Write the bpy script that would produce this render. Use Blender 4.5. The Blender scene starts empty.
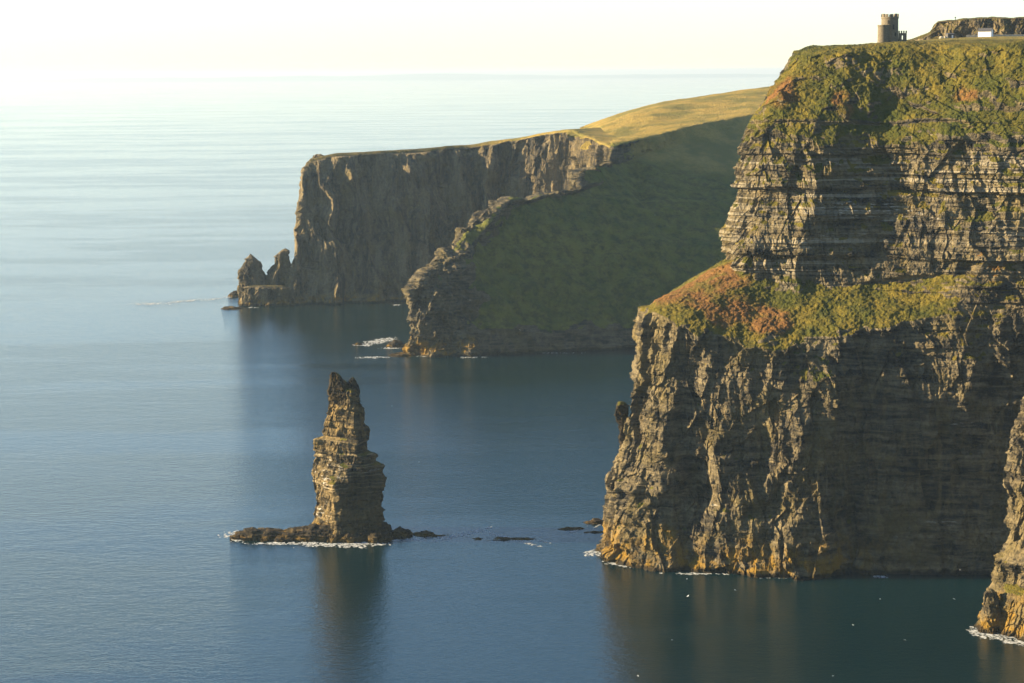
import bpy, bmesh, math, random
import numpy as np
from mathutils import Vector, Matrix, Euler

random.seed(7)
sc = bpy.context.scene
COL = sc.collection
f4 = np.float32

# ------------------------------------------------------------------ camera
H = 190.0
F = 2000.0
PITCH = math.radians(7.66)
ROLL = math.radians(0.45)
cam_d = bpy.data.cameras.new('camera')
cam = bpy.data.objects.new('camera', cam_d)
COL.objects.link(cam)
cam_d.sensor_width = 36.0
cam_d.lens = F / 1024.0 * 36.0
cam_d.clip_start = 1.0
cam_d.clip_end = 400000.0
cam.location = (0, 0, H)
Rm = (Euler((math.pi/2 - PITCH, 0, 0)).to_matrix() @ Matrix.Rotation(-ROLL, 3, 'Z'))
cam.rotation_euler = Rm.to_euler()
sc.camera = cam
RM = np.array(Rm)

def ray(px, py):
    v = RM @ np.array([(px - 512.0)/F, -(py - 341.5)/F, -1.0])
    return v
def P(px, py, Y):
    v = ray(px, py); k = Y / v[1]
    return np.array([v[0]*k, Y, H + v[2]*k])
def G(px, py, z=0.0):
    v = ray(px, py); k = (z - H) / v[2]
    return np.array([v[0]*k, v[1]*k, z])
def PZ(px, z, Y):
    # point at depth Y and height z whose image column is px (approximately)
    py = 341.5
    for _ in range(12):
        p = P(px, py, Y)
        py += (p[2] - z) / Y * F
    p = P(px, py, Y); p[2] = z
    return p

# ------------------------------------------------------------------ noise
def _hash(ix, iy, iz, seed):
    h = (ix.astype(np.int64)*374761393 + iy.astype(np.int64)*668265263 + iz.astype(np.int64)*2147483647 + seed*974711) & 0xFFFFFFFF
    h = h.astype(np.uint32)
    h ^= h >> np.uint32(13); h = h * np.uint32(1274126177)
    h ^= h >> np.uint32(16); h = h * np.uint32(2246822519)
    h ^= h >> np.uint32(15)
    return h
def pn(x, y, z, seed=0):
    """gradient noise, about -1..1"""
    x = np.asarray(x, f4); y = np.asarray(y, f4); z = np.asarray(z, f4)
    x, y, z = np.broadcast_arrays(x, y, z)
    xi = np.floor(x); yi = np.floor(y); zi = np.floor(z)
    fx = x-xi; fy = y-yi; fz = z-zi
    u = fx*fx*fx*(fx*(fx*6-15)+10); v = fy*fy*fy*(fy*(fy*6-15)+10); w = fz*fz*fz*(fz*(fz*6-15)+10)
    xi = xi.astype(np.int64); yi = yi.astype(np.int64); zi = zi.astype(np.int64)
    out = np.zeros(x.shape, f4)
    for dx in (0, 1):
        wx = u if dx else 1-u
        for dy in (0, 1):
            wy = v if dy else 1-v
            for dz in (0, 1):
                wz = w if dz else 1-w
                h = _hash(xi+dx, yi+dy, zi+dz, seed)
                gx = (h & np.uint32(1023)).astype(f4)*(2/1023.)-1
                gy = ((h >> np.uint32(10)) & np.uint32(1023)).astype(f4)*(2/1023.)-1
                gz = ((h >> np.uint32(20)) & np.uint32(1023)).astype(f4)*(2/1023.)-1
                out += wx*wy*wz*(gx*(fx-dx)+gy*(fy-dy)+gz*(fz-dz))
    return out*1.25
def fbm(x, y, z, oct=4, seed=0, gain=.5):
    a = 1.0; s = 1.0; o = 0; t = 0
    for i in range(oct):
        o = o + a*pn(x*s, y*s, z*s, seed+i*13); t += a
        a *= gain; s *= 2.03
    return o/t*1.4
def ridged(x, y, z, oct=3, seed=0, gain=.5):
    a = 1.0; s = 1.0; o = 0; t = 0
    for i in range(oct):
        o = o + a*(1-2*np.minimum(np.abs(pn(x*s, y*s, z*s, seed+i*17))*1.6, 1)); t += a
        a *= gain; s *= 2.1
    return o/t
def facet(x, y, z, seed=0):
    """angular rock: each irregular cell is a flat, randomly tilted plane; about -1..1"""
    x, y, z = np.broadcast_arrays(np.asarray(x, f4), np.asarray(y, f4), np.asarray(z, f4))
    xi = np.floor(x).astype(np.int64); yi = np.floor(y).astype(np.int64); zi = np.floor(z).astype(np.int64)
    best = np.full(x.shape, 1e9, f4); val = np.zeros(x.shape, f4)
    for dx in (-1, 0, 1):
        for dy in (-1, 0, 1):
            for dz in (-1, 0, 1):
                h = _hash(xi+dx, yi+dy, zi+dz, seed)
                ax = x-(xi+dx)-(h & np.uint32(255)).astype(f4)/255
                ay = y-(yi+dy)-((h >> np.uint32(8)) & np.uint32(255)).astype(f4)/255
                az = z-(zi+dz)-((h >> np.uint32(16)) & np.uint32(255)).astype(f4)/255
                d2 = ax*ax+ay*ay+az*az
                h2 = h*np.uint32(2654435761); h2 ^= h2 >> np.uint32(15)
                v = ((h2 & np.uint32(255)).astype(f4)/127.5-1)*.55 + 1.1*(ax*((((h2 >> np.uint32(8)) & np.uint32(255)).astype(f4))/127.5-1)+ay*((((h2 >> np.uint32(16)) & np.uint32(255)).astype(f4))/127.5-1)+.7*az*((((h2 >> np.uint32(24)) & np.uint32(255)).astype(f4))/127.5-1))
                m = d2 < best
                best = np.where(m, d2, best); val = np.where(m, v, val)
    return val
def sstep(a, b, x):
    t = np.clip((x-a)/(b-a), 0, 1); return t*t*(3-2*t)
def rnd(i, seed):
    h = _hash(i, np.zeros_like(i), np.zeros_like(i), seed)
    return (h & np.uint32(65535)).astype(f4)/65535.

# ------------------------------------------------------------------ scene-tree helpers
def tag(o, label=None, cat=None, group=None, kind=None):
    if label: o['label'] = label
    if cat: o['category'] = cat
    if group: o['group'] = group
    if kind: o['kind'] = kind
    return o
def link(name, me, mat=None, parent=None):
    o = bpy.data.objects.new(name, me); COL.objects.link(o)
    if mat: me.materials.append(mat)
    if parent: o.parent = parent
    return o
def empty(name, loc, rz=0.0):
    o = bpy.data.objects.new(name, None); COL.objects.link(o)
    o.location = loc; o.rotation_euler = (0, 0, rz); o.empty_display_size = 1
    return o
def grid_mesh(name, V, closed=False, attrs=None, smooth=False, cap=False):
    """V: (rows, cols, 3)"""
    R, C = V.shape[:2]
    me = bpy.data.meshes.new(name)
    idx = np.arange(R*C, dtype=np.int32).reshape(R, C)
    if closed:
        a = idx[:-1, :]; b = np.roll(idx, -1, 1)[:-1, :]; c = np.roll(idx, -1, 1)[1:, :]; d = idx[1:, :]
    else:
        a = idx[:-1, :-1]; b = idx[:-1, 1:]; c = idx[1:, 1:]; d = idx[1:, :-1]
    q = np.stack([a, b, c, d], -1).reshape(-1, 4)
    n = len(q)
    me.vertices.add(R*C); me.vertices.foreach_set('co', V.reshape(-1).astype(f4))
    me.loops.add(n*4); me.loops.foreach_set('vertex_index', q.reshape(-1))
    me.polygons.add(n)
    me.polygons.foreach_set('loop_start', np.arange(n, dtype=np.int32)*4)
    me.update(calc_edges=True)
    me.polygons.foreach_set('use_smooth', np.full(n, smooth, dtype=bool))
    for k, v in (attrs or {}).items():
        at = me.attributes.new(k, 'FLOAT', 'POINT')
        at.data.foreach_set('value', np.ascontiguousarray(v.reshape(-1), dtype=f4))
    me.validate(); me.update()
    return me

def up(ctrl, nr, nc, blur_r=0.0, blur_c=0.0):
    """control net (R, C, K) -> dense grid, nr/nc samples per interval"""
    def lin(A, n):
        out = []
        for i, k in enumerate(n):
            t = (np.arange(k)/k).reshape((k,)+(1,)*(A.ndim-1))
            out.append(A[i]*(1-t)+A[i+1]*t)
        out.append(A[-1:])
        return np.concatenate(out, 0)
    def blur(A, r):
        r = int(r)
        if r < 1: return A
        for _ in range(2):
            pre = 2*A[:1]-A[r:0:-1]; post = 2*A[-1:]-A[-2:-r-2:-1]
            B = np.concatenate([pre, A, post], 0)
            cs = np.cumsum(np.concatenate([np.zeros_like(B[:1]), B], 0), 0)
            A = (cs[2*r+1:]-cs[:-2*r-1])/(2*r+1)
        return A
    A = lin(ctrl, nr); A = blur(A, blur_r)
    A = np.swapaxes(lin(np.swapaxes(A, 0, 1), nc), 0, 1)
    A = np.swapaxes(blur(np.swapaxes(A, 0, 1), blur_c), 0, 1)
    return A

def normals(V, closed=False):
    if closed:
        du = np.roll(V, -1, 1)-np.roll(V, 1, 1)
    else:
        du = np.gradient(V, axis=1)
    dv = np.gradient(V, axis=0)
    n = np.cross(du, dv)
    n /= np.maximum(np.linalg.norm(n, axis=-1, keepdims=True), 1e-6)
    return n
def boxblur(A, r):
    for ax in (0, 1):
        pad = [(0, 0)]*A.ndim; pad[ax] = (r+1, r)
        B = np.pad(A, pad, mode='edge')
        cs = np.cumsum(B, axis=ax)
        if ax == 0: A = (cs[2*r+1:]-cs[:-2*r-1])/(2*r+1)
        else: A = (cs[:, 2*r+1:]-cs[:, :-2*r-1])/(2*r+1)
    return A

def rockify(V, scale=1.0, rib=1.0, big=1.0, strata=1.0, fine=1.0, seed=0, closed=False, grasslump=1.0, wall_dirs=None, hz=4.0, sea=True, groove=0.0, joints=1.0, gully=0.0, facets=1.0, mask=1.0):
    """displace a smooth net into layered, jointed rock; grassy (gentle) ground gets tussocks instead"""
    n = normals(V, closed)
    slope = n[..., 2]
    wall = 1 - sstep(0.35, 0.62, slope)            # 1 on walls
    nh = n.copy(); nh[..., 2] *= 0.15
    nh /= np.maximum(np.linalg.norm(nh, axis=-1, keepdims=True), 1e-6)
    x = V[..., 0].astype(f4)/scale; y = V[..., 1].astype(f4)/scale; z = V[..., 2].astype(f4)/scale
    # buttresses and ribs running down the face, wandering a little sideways
    wx = 6*pn(x/30, y/30, z/22, seed+1)+.9*pn(x/9, y/9, z/11, seed+4); wy = 6*pn(x/30, y/30, z/22, seed+2)
    xa = x+wx; ya = y+wy
    d = big*4.5*fbm(xa/34, ya/34, z/(34*hz), 2, seed+3)
    r1 = ridged(xa/24, ya/24, z/(24*hz*.9), 2, seed+5)
    d = d + rib*4.2*r1
    patch = sstep(-.35, .45, pn(x/40, y/40, z/30, seed+61))
    r2 = ridged(xa/9.5, ya/9.5, z/(9.5*hz*.8), 2, seed+9)
    r3 = ridged(xa/4.1, ya/4.1, z/(4.1*hz*.9), 2, seed+12)
    d = d + rib*(1.5*r2*(.35+.65*patch) + .45*r3*(.3+.7*patch))
    d = d + facets*(2.3*facet(x/11, y/11, z/(23*max(hz, 4)/4.5), seed+101) + 1.25*facet(x/4.6, y/4.6, z/(8.5*max(hz, 4)/4.5), seed+103) + .55*facet(x/2.0, y/2.0, z/3.2, seed+105))
    # hollows where slabs have fallen away
    hol = pn(x/13, y/13, z/17, seed+64)
    d = d - rib*2.6*sstep(.12, .22, hol)*sstep(-.2, .3, pn(x/50, y/50, z/50, seed+65))
    # layers: each bed has its own profile along the face
    zz = z + 1.6*pn(x/45, y/45, z/60, seed+20) + 0.35*pn(x/7, y/7, z/9, seed+21)
    thin = .25+.75*sstep(-.1, .35, pn(x/35, y/35, z/16, seed+66))
    for hgt, amp, lam, sd in ((13.0, 1.7, 40, 31), (5.3, 1.15, 14, 37), (1.9, .5, 7.5, 43)):
        li = np.floor(zz/hgt + .3*pn(x/60, y/60, z*0, seed+sd+3)); fr = zz/hgt - li
        q = pn(x/lam, y/lam, li*5.37+.5, seed+sd) + .7*(rnd(li.astype(np.int64), seed+sd)-.5)
        step = amp*(q + .3*(0.5-fr))
        d = d + strata*step*(thin if hgt < 2 else 1)
    # upright joints: columns and blocks within the beds
    for hgt, wid, amp, sd in ((8.5, 4.6, 1.5, 70), (4.2, 2.1, 1.0, 76), (2.0, 1.1, .5, 79)):
        jz = np.floor(zz/hgt+.35)
        jx = np.floor((x*.8+y*.6)/wid + .5*pn(x/9, y/9, z/14, seed+sd) + rnd(jz.astype(np.int64), seed+sd+1))
        jb = (_hash(jx.astype(np.int64), jz.astype(np.int64), np.zeros_like(jx).astype(np.int64), seed+sd+2) & np.uint32(1023)).astype(f4)/1023-.5
        d = d + joints*amp*jb*(.35+.65*sstep(-.3, .3, pn(x/24, y/24, z/20, seed+sd+4)))
    d = d + fine*(.5*fbm(x/5, y/5, z/5, 3, seed+50) + .25*fbm(x/1.3, y/1.3, z/1.3, 2, seed+55))
    if sea:
        d = d + 1.2*(1-sstep(0, 7, z))*(1+pn(x/6, y/6, z/5, seed+90))
    d = d - float((d*wall).sum()/max(wall.sum(), 1))
    gl = .75*fbm(x/6, y/6, z/6, 3, seed+80) + .42*fbm(x/1.6, y/1.6, z/1.6, 2, seed+85) + 2.2*fbm(x/22, y/22, z/30, 2, seed+83)
    steep = wall + (1-wall)*gully*(1-sstep(.82, .95, slope))
    W = steep[..., None]
    if np.any(groove): gl = gl + groove*(3.2*ridged((xa+.35*z)/30, ya/70, z/90, 2, seed+110)+1.5*ridged((xa+.3*z)/12, ya/30, z/40, 2, seed+112))
    mk = np.asarray(mask)*np.ones_like(d)
    out = V + scale*(nh*(d*mk)[..., None]*W + n*(grasslump*gl*(1-wall)*mk)[..., None])
    return out.astype(np.float64), wall

# ------------------------------------------------------------------ materials
def newmat(name):
    m = bpy.data.materials.new(name); m.use_nodes = True
    nt = m.node_tree; nt.nodes.clear()
    return m, nt
class NB:
    """tiny node builder"""
    def __init__(s, nt): s.nt = nt
    def n(s, t, **kw):
        nd = s.nt.nodes.new(t)
        for k, v in kw.items(): setattr(nd, k, v)
        return nd
    def put(s, sock, v):
        if v is None: return
        if hasattr(v, 'is_output'): s.nt.links.new(v, sock)
        else: sock.default_value = v
    def math(s, op, a, b=None, clamp=False):
        nd = s.n('ShaderNodeMath', operation=op); nd.use_clamp = clamp
        s.put(nd.inputs[0], a)
        if b is not None: s.put(nd.inputs[1], b)
        return nd.outputs[0]
    def mix(s, fac, a, b, bt='MIX'):
        nd = s.n('ShaderNodeMix', data_type='RGBA', blend_type=bt)
        s.put(nd.inputs[0], fac); s.put(nd.inputs[6], a); s.put(nd.inputs[7], b)
        return nd.outputs[2]
    def ramp(s, x, a, b, lo=0.0, hi=1.0):
        nd = s.n('ShaderNodeMapRange', interpolation_type='SMOOTHSTEP')
        s.put(nd.inputs[0], x); nd.inputs[1].default_value = a; nd.inputs[2].default_value = b
        nd.inputs[3].default_value = lo; nd.inputs[4].default_value = hi
        return nd.outputs[0]
    def noise(s, vec, scale, detail=3, rough=.55, dist=0.0):
        nd = s.n('ShaderNodeTexNoise')
        s.put(nd.inputs['Vector'], vec); nd.inputs['Scale'].default_value = scale
        nd.inputs['Detail'].default_value = detail; nd.inputs['Roughness'].default_value = rough
        nd.inputs['Distortion'].default_value = dist
        return nd.outputs['Fac']
    def pos(s, sx=1, sy=1, sz=1, rz=0.0):
        g = s.n('ShaderNodeNewGeometry')
        mp = s.n('ShaderNodeMapping'); mp.inputs['Scale'].default_value = (sx, sy, sz)
        mp.inputs['Rotation'].default_value = (0, 0, rz)
        s.nt.links.new(g.outputs['Position'], mp.inputs['Vector'])
        return mp.outputs['Vector']
    def attr(s, name):
        return s.n('ShaderNodeAttribute', attribute_name=name).outputs['Fac']
def col(r, g, b): return (r, g, b, 1)

def rock_material(name, tint=(1, 1, 1), grass_a=(.060, .068, .008), grass_b=(.165, .125, .017), grass_c=(.030, .042, .007), k=1.0, bed=1.0, vz=.10):
    m, nt = newmat(name); b = NB(nt)
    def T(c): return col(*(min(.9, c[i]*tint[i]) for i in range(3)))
    pz = b.pos(.06, .06, .5); p = b.pos(); pv = b.pos(.25, .25, .05)
    st = b.noise(pz, 1.0, 6, .62, .5)
    st2 = b.noise(b.pos(.2, .2, 1.6), 1.0, 4, .6)
    cl = b.noise(p, .05, 5, .6)
    fi = b.noise(p, .6, 4, .65)
    c = b.mix(b.ramp(b.math('ADD', b.math('MULTIPLY', st, .5*bed), b.math('MULTIPLY', b.noise(b.pos(.07, .07, vz), 1.0, 6, .68), 1-.5*bed)), .40, .60), T((.022, .0215, .020)), T((.205, .168, .098)))
    c = b.mix(b.ramp(st2, .52, .70, 0, .5*bed), c, T((.018, .017, .016)))
    c = b.mix(b.ramp(b.noise(pv, 1.0, 5, .65), .48, .70, 0, .55), c, T((.27, .205, .095)))      # ochre weathering running down
    c = b.mix(b.ramp(cl, .50, .66, 0, .6), c, T((.16, .125, .045)))     # lichen
    c = b.mix(b.ramp(fi, .35, .7, 0, .35), c, T((.02, .02, .017)))
    pb = b.ramp(b.noise(b.pos(.016, .016, .85), 1.0, 4, .55, .3), .52, .60)
    c = b.mix(b.math('MULTIPLY', b.math('MULTIPLY', pb, b.attr('beds')), b.ramp(fi, .25, .6, .45, .9)), c, T((.31, .275, .20)))
    g = b.attr('guano')
    c = b.mix(b.math('MULTIPLY', g, b.ramp(b.noise(b.pos(.16, .16, 1.3), 1.0, 5, .7), .54, .66, 0, .75), True), c, col(.62, .60, .54))
    al = b.attr('algae')
    c = b.mix(b.math('MULTIPLY', al, b.ramp(b.noise(p, .16, 4, .6), .38, .62), True), c, col(.24, .145, .022))
    c = b.mix(b.math('MULTIPLY', b.attr('wet_shade'), .85), c, col(.010, .010, .009))
    # vegetation
    g1 = b.math('ADD', b.math('MULTIPLY', b.noise(p, .09, 5, .6), .5), b.math('MULTIPLY', b.noise(p, .02, 3, .6), .5)); g2 = b.noise(p, .45, 4, .65)
    gc = b.mix(b.ramp(g1, .36, .62), col(*grass_a), col(*grass_b))
    gc = b.mix(b.ramp(b.math('ADD', b.math('MULTIPLY', g2, .4), b.math('MULTIPLY', b.noise(p, .14, 4, .6), .6)), .40, .66, 0, .75), gc, col(*grass_c))
    rc = b.mix(b.ramp(g2, .35, .65), col(.21, .105, .030), col(.13, .065, .020))
    rc = b.mix(b.ramp(b.noise(p, .13, 4, .6), .46, .64), rc, col(.11, .085, .016))
    gc = b.mix(b.attr('rust'), gc, rc)
    dc = b.mix(b.ramp(b.noise(p, .03, 5, .6), .38, .62), b.mix(b.ramp(g2, .3, .7), col(.34, .25, .06), col(.25, .18, .04)), col(.15, .135, .03))
    gc = b.mix(b.attr('sun_gold'), gc, dc)  # straw grass colour that carries golden sunlight, painted in by mask
    ga = b.attr('grass')
    gm = b.ramp(b.math('ADD', ga, b.math('MULTIPLY', b.math('SUBTRACT', fi, .5), .8)), .38, .62)
    c = b.mix(gm, c, gc)
    bs = b.n('ShaderNodeBsdfPrincipled')
    nt.links.new(c, bs.inputs['Base Color'])
    bs.inputs['Roughness'].default_value = .92
    bs.inputs['Specular IOR Level'].default_value = .15
    h = b.math('ADD', b.math('MULTIPLY', st2, .45*bed), b.math('MULTIPLY', b.noise(p, .9, 5, .7), 1.2))
    h = b.math('ADD', h, b.math('MULTIPLY', b.noise(b.pos(1, 1, .22), .55, 4, .65), 1.0))
    bp = b.n('ShaderNodeBump'); bp.inputs['Strength'].default_value = .9; bp.inputs['Distance'].default_value = 1.3*k
    nt.links.new(h, bp.inputs['Height']); nt.links.new(bp.outputs[0], bs.inputs['Normal'])
    o = b.n('ShaderNodeOutputMaterial'); nt.links.new(bs.outputs[0], o.inputs[0])
    return m

M_ROCK = rock_material('layered_cliff_rock', bed=1.25)
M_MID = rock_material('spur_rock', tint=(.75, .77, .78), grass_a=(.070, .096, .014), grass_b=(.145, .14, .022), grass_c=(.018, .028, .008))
M_FAR = rock_material('far_cliff_rock', tint=(1.0, .98, .95), grass_a=(.07, .062, .014), grass_b=(.13, .10, .03), grass_c=(.035, .038, .01), k=1.3, bed=.2, vz=.008)
M_STACK = rock_material('stack_rock', tint=(1.08, .98, .76), k=.7)
M_SKERRY = rock_material('skerry_rock', tint=(.50, .45, .38), k=.6)

def simple_mat(name, c1, c2, scale, rough=.85, bump=.3, bd=.1, stretch=(1, 1, 1), spec=.3):
    m, nt = newmat(name); b = NB(nt)
    tc = b.n('ShaderNodeTexCoord'); mp = b.n('ShaderNodeMapping'); mp.inputs['Scale'].default_value = stretch
    nt.links.new(tc.outputs['Object'], mp.inputs[0])
    f = b.noise(mp.outputs[0], scale, 5, .65)
    bs = b.n('ShaderNodeBsdfPrincipled')
    nt.links.new(b.mix(b.ramp(f, .32, .68), col(*c1), col(*c2)), bs.inputs['Base Color'])
    bs.inputs['Roughness'].default_value = rough; bs.inputs['Specular IOR Level'].default_value = spec
    bp = b.n('ShaderNodeBump'); bp.inputs['Strength'].default_value = bump; bp.inputs['Distance'].default_value = bd
    nt.links.new(f, bp.inputs['Height']); nt.links.new(bp.outputs[0], bs.inputs['Normal'])
    o = b.n('ShaderNodeOutputMaterial'); nt.links.new(bs.outputs[0], o.inputs[0])
    return m

# ------------------------------------------------------------------ attribute computation for rock nets
def rock_attrs(V, closed=False, seed=0, glo=.42, ghi=.66, gbias=None, rust=(), guano=(), blur=2, algae_h=9.0, wet_h=2.0, gspread=.22):
    n = normals(V, closed)
    nz = boxblur(n[..., 2], blur)
    x = V[..., 0].astype(f4); y = V[..., 1].astype(f4); z = V[..., 2].astype(f4)
    w = nz + gspread*fbm(x/14, y/14, z/14, 3, seed+200)
    if gbias is not None: w = w + gbias
    g = sstep(glo, ghi, w)*sstep(6, 16, z + 4*pn(x/9, y/9, z/9, seed+203))
    def blobs(L):
        o = np.zeros_like(x)
        for (c, rx, ry, rz) in L:
            q = ((x-c[0])/rx)**2 + ((y-c[1])/ry)**2 + ((z-c[2])/rz)**2
            o = np.maximum(o, np.exp(-q*1.2))
        return o
    ru = sstep(.3, .6, blobs(rust) + .35*fbm(x/9, y/9, z/9, 3, seed+210))*(1 if len(rust) else 0)
    gu = sstep(.25, .7, blobs(guano) + .2*fbm(x/9, y/9, z/6, 2, seed+220))*(1 if len(guano) else 0)
    al = 1-sstep(.45*algae_h, algae_h, z + algae_h*.45*pn(x/11, y/11, z/15, seed+230))
    we = 1-sstep(wet_h*.4, wet_h, z + .8*pn(x/4, y/4, z/4, seed+240))
    return dict(grass=g, rust=ru*np.ones_like(x), guano=gu*np.ones_like(x), algae=al, wet_shade=we, sun_gold=np.zeros_like(x), beds=np.zeros_like(x))

# ================================================================== MAIN HEADLAND
def back_cols(row, spec):
    """hidden rear stations: list of (dpx, dY or absolute Y, zmul)"""
    p0, px0 = row[0]
    out = []
    for (px_add, dY, zm) in spec:
        out.append(PZ(px0+px_add, p0[2]*zm, p0[1]+dY))
    return out[::-1]

def main_headland():
    bpx = [602, 625, 650, 700, 760, 822, 850, 920, 990, 1060, 1160]
    bpy_ = [556, 563, 568, 571, 574, 577, 571, 573, 574, 574, 574]
    base = [G(a, b) for a, b in zip(bpx, bpy_)]
    bY = np.array([p[1] for p in base])
    rows = []
    rows.append([PZ(a, -4.0, Y-1) for a, Y in zip(bpx, bY)])
    rows.append(base)
    def row(px, py, Y): return [P(a, b, c) for a, b, c in zip(px, py, Y)]
    B = row([610, 633, 656, 703, 762, 822, 852, 920, 990, 1060, 1160], [505, 509, 511, 513, 515, 516, 512, 512, 512, 515, 520], bY+3)
    C = row([628, 646, 664, 706, 765, 822, 856, 922, 990, 1060, 1160], [430]*11, bY+np.array([8, 7, 7, 7, 7, 7, 6, 6, 6, 6, 6]))
    C2 = row([640, 653, 670, 722, 776, 828, 862, 925, 988, 1060, 1160], [368, 370, 376, 388, 390, 380, 375, 370, 362, 360, 360], bY+np.array([11, 10, 10, 10, 10, 10, 9, 9, 8, 8, 8]))
    rows += [B, C, C2]
    bU = bY.copy(); bU[5:9] = [744.5, 745.5, 746, 748]
    dY = bU+np.array([14, 14, 13, 14, 15, 14, 13, 13, 11, 10, 10])
    rows.append(row([646, 656, 680, 736, 788, 835, 868, 928, 985, 1060, 1160], [308, 312, 324, 341, 344, 330, 325, 318, 305, 300, 300], dY))
    eY = dY+np.array([28, 26, 25, 25, 25, 25, 25, 18, 5, 3, 3])
    rows.append(row([724, 730, 745, 775, 800, 835, 872, 930, 985, 1060, 1160], [264, 270, 280, 288, 289, 287, 284, 276, 272, 275, 275], eY))
    rows.append(row([733, 739, 752, 778, 803, 838, 875, 930, 985, 1060, 1160], [200]*11, eY+7-np.array([0,0,0,0,0,0,0,2.5,0,0,0])))
    rows.append(row([746, 751, 760, 786, 811, 842, 878, 930, 985, 1060, 1160], [127, 129, 132, 136, 138, 138, 138, 138, 138, 140, 140], eY+13-np.array([0,0,0,0,0,0,0,3,0,0,0])))
    rows.append(row([768, 773, 782, 806, 828, 852, 884, 930, 985, 1060, 1160], [90, 90, 92, 94, 94, 94, 94, 95, 95, 95, 95], eY+27))
    rows.append(row([795, 800, 810, 826, 844, 864, 892, 936, 986, 1060, 1160], [53, 51, 49.5, 48, 46.5, 45.5, 44.5, 44, 42.5, 42, 41], eY+44))
    rows.append(row([808, 812, 820, 835, 850, 870, 895, 938, 987, 1060, 1160], [50, 48, 47, 45.2, 44, 43, 41.8, 41.0, 39.8, 39, 38], eY+85))
    rows.append(row([840, 845, 850, 860, 872, 888, 905, 942, 988, 1060, 1160], [52, 51, 50, 48, 46, 44, 42, 39, 37.6, 36.8, 36], [960]*11))
    rows.append(row([860, 864, 868, 878, 888, 898, 912, 945, 990, 1060, 1160], [58, 57, 55, 52, 50, 47, 43, 38.0, 36.6, 35.8, 35], [1110]*11))
    rows.append(row([870, 874, 878, 888, 898, 908, 920, 948, 992, 1060, 1160], [62, 61, 60, 58, 56, 52, 48, 42, 40, 39, 39], [1300]*11))
    ctrl = []
    sil = [602, 602, 610, 628, 640, 646, 724, 733, 746, 768, 795, 808, 840, 860, 870]
    for r, s in zip(rows, sil):
        far = 1250-r[0][1]
        sp = [(7, 22, 1.0), (46, 110, 1.0), (max(830-s, 60), max(far, 160), .97)]
        ctrl.append(back_cols([(r[0], s)], sp) + r)
    ctrl = np.array(ctrl)
    nr = [8, 80, 100, 85, 85, 90, 105, 95, 70, 70, 22, 22, 22, 22]
    nc = [24, 40, 44, 46, 50, 90, 105, 105, 60, 110, 100, 60, 40]
    V = up(ctrl, nr, nc, blur_r=9, blur_c=9)
    # per-column strength of ribs: strong on the raked left buttress, weak in the flat dark bay on the right
    X = V[..., 0]; Y = V[..., 1]; Z = V[..., 2]
    right = sstep(118, 150, X - (Y-745)*.16 - 8*sstep(100, 130, Z))
    low = 1-sstep(85, 110, Z)
    ribm = 1.0 - .62*right*low - (.45+.15*right)*(1-low)
    Vr, wall = rockify(V, seed=11, rib=ribm, big=.8*(1-.4*right), strata=.55+1.15*(1-low)*(1-sstep(160, 175, Z))+.35*right*low, fine=1.0, grasslump=1.0-.75*sstep(198, 203, Z), gully=.2+.3*sstep(125, 150, Z), joints=1.0-.4*right*low+.5*(1-low), hz=5.0, facets=1.0-.28*right*low-.42*(1-low))
    rust = [(P(690, 295, 792), 20, 22, 10), (P(735, 312, 778), 15, 16, 9), (P(768, 318, 768), 11, 14, 8), (P(985, 262, 770), 8, 14, 9), (P(965, 100, 805), 7, 16, 6), (P(720, 280, 800), 16, 18, 8), (P(842, 105, 808), 5, 12, 8), (P(780, 95, 825), 9, 16, 12)]
    guano = [(P(850, 208, 790), 24, 20, 4.5), (P(905, 215, 785), 18, 20, 3.5), (P(700, 506, 750), 9, 16, 1.2), (P(965, 421, 752), 9, 16, 1.5), (P(940, 521, 748), 10, 14, 1.2), (P(815, 238, 790), 10, 16, 2.5)]
    gb = -.02 + .13*sstep(120, 175, Z) - .10*(1-sstep(70, 100, Z)) + .25*sstep(195, 203, Z)
    at = rock_attrs(Vr, seed=11, gbias=gb, rust=rust, guano=guano, glo=.36, ghi=.62, blur=3, algae_h=17)
    at['algae'] = at['algae']*(1-.9*right)
    at['sun_gold'] = sstep(200, 203, Z)*sstep(845, 880, Y)*.8  # top field lightened in colour for grazing sun
    at['beds'] = sstep(100, 116, Z)*(1-sstep(150, 170, Z))*(.35+.65*sstep(-.3, .3, pn(X/40, Y/40, Z/18, 501)))
    o = link('main_cliff_terrain', grid_mesh('main_cliff_terrain', Vr, attrs=at), M_ROCK)
    tag(o, 'huge layered sea cliff with grassy ledge halfway up and round tower on top', 'cliff', kind='structure')
    return Vr
VM = main_headland()

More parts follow.
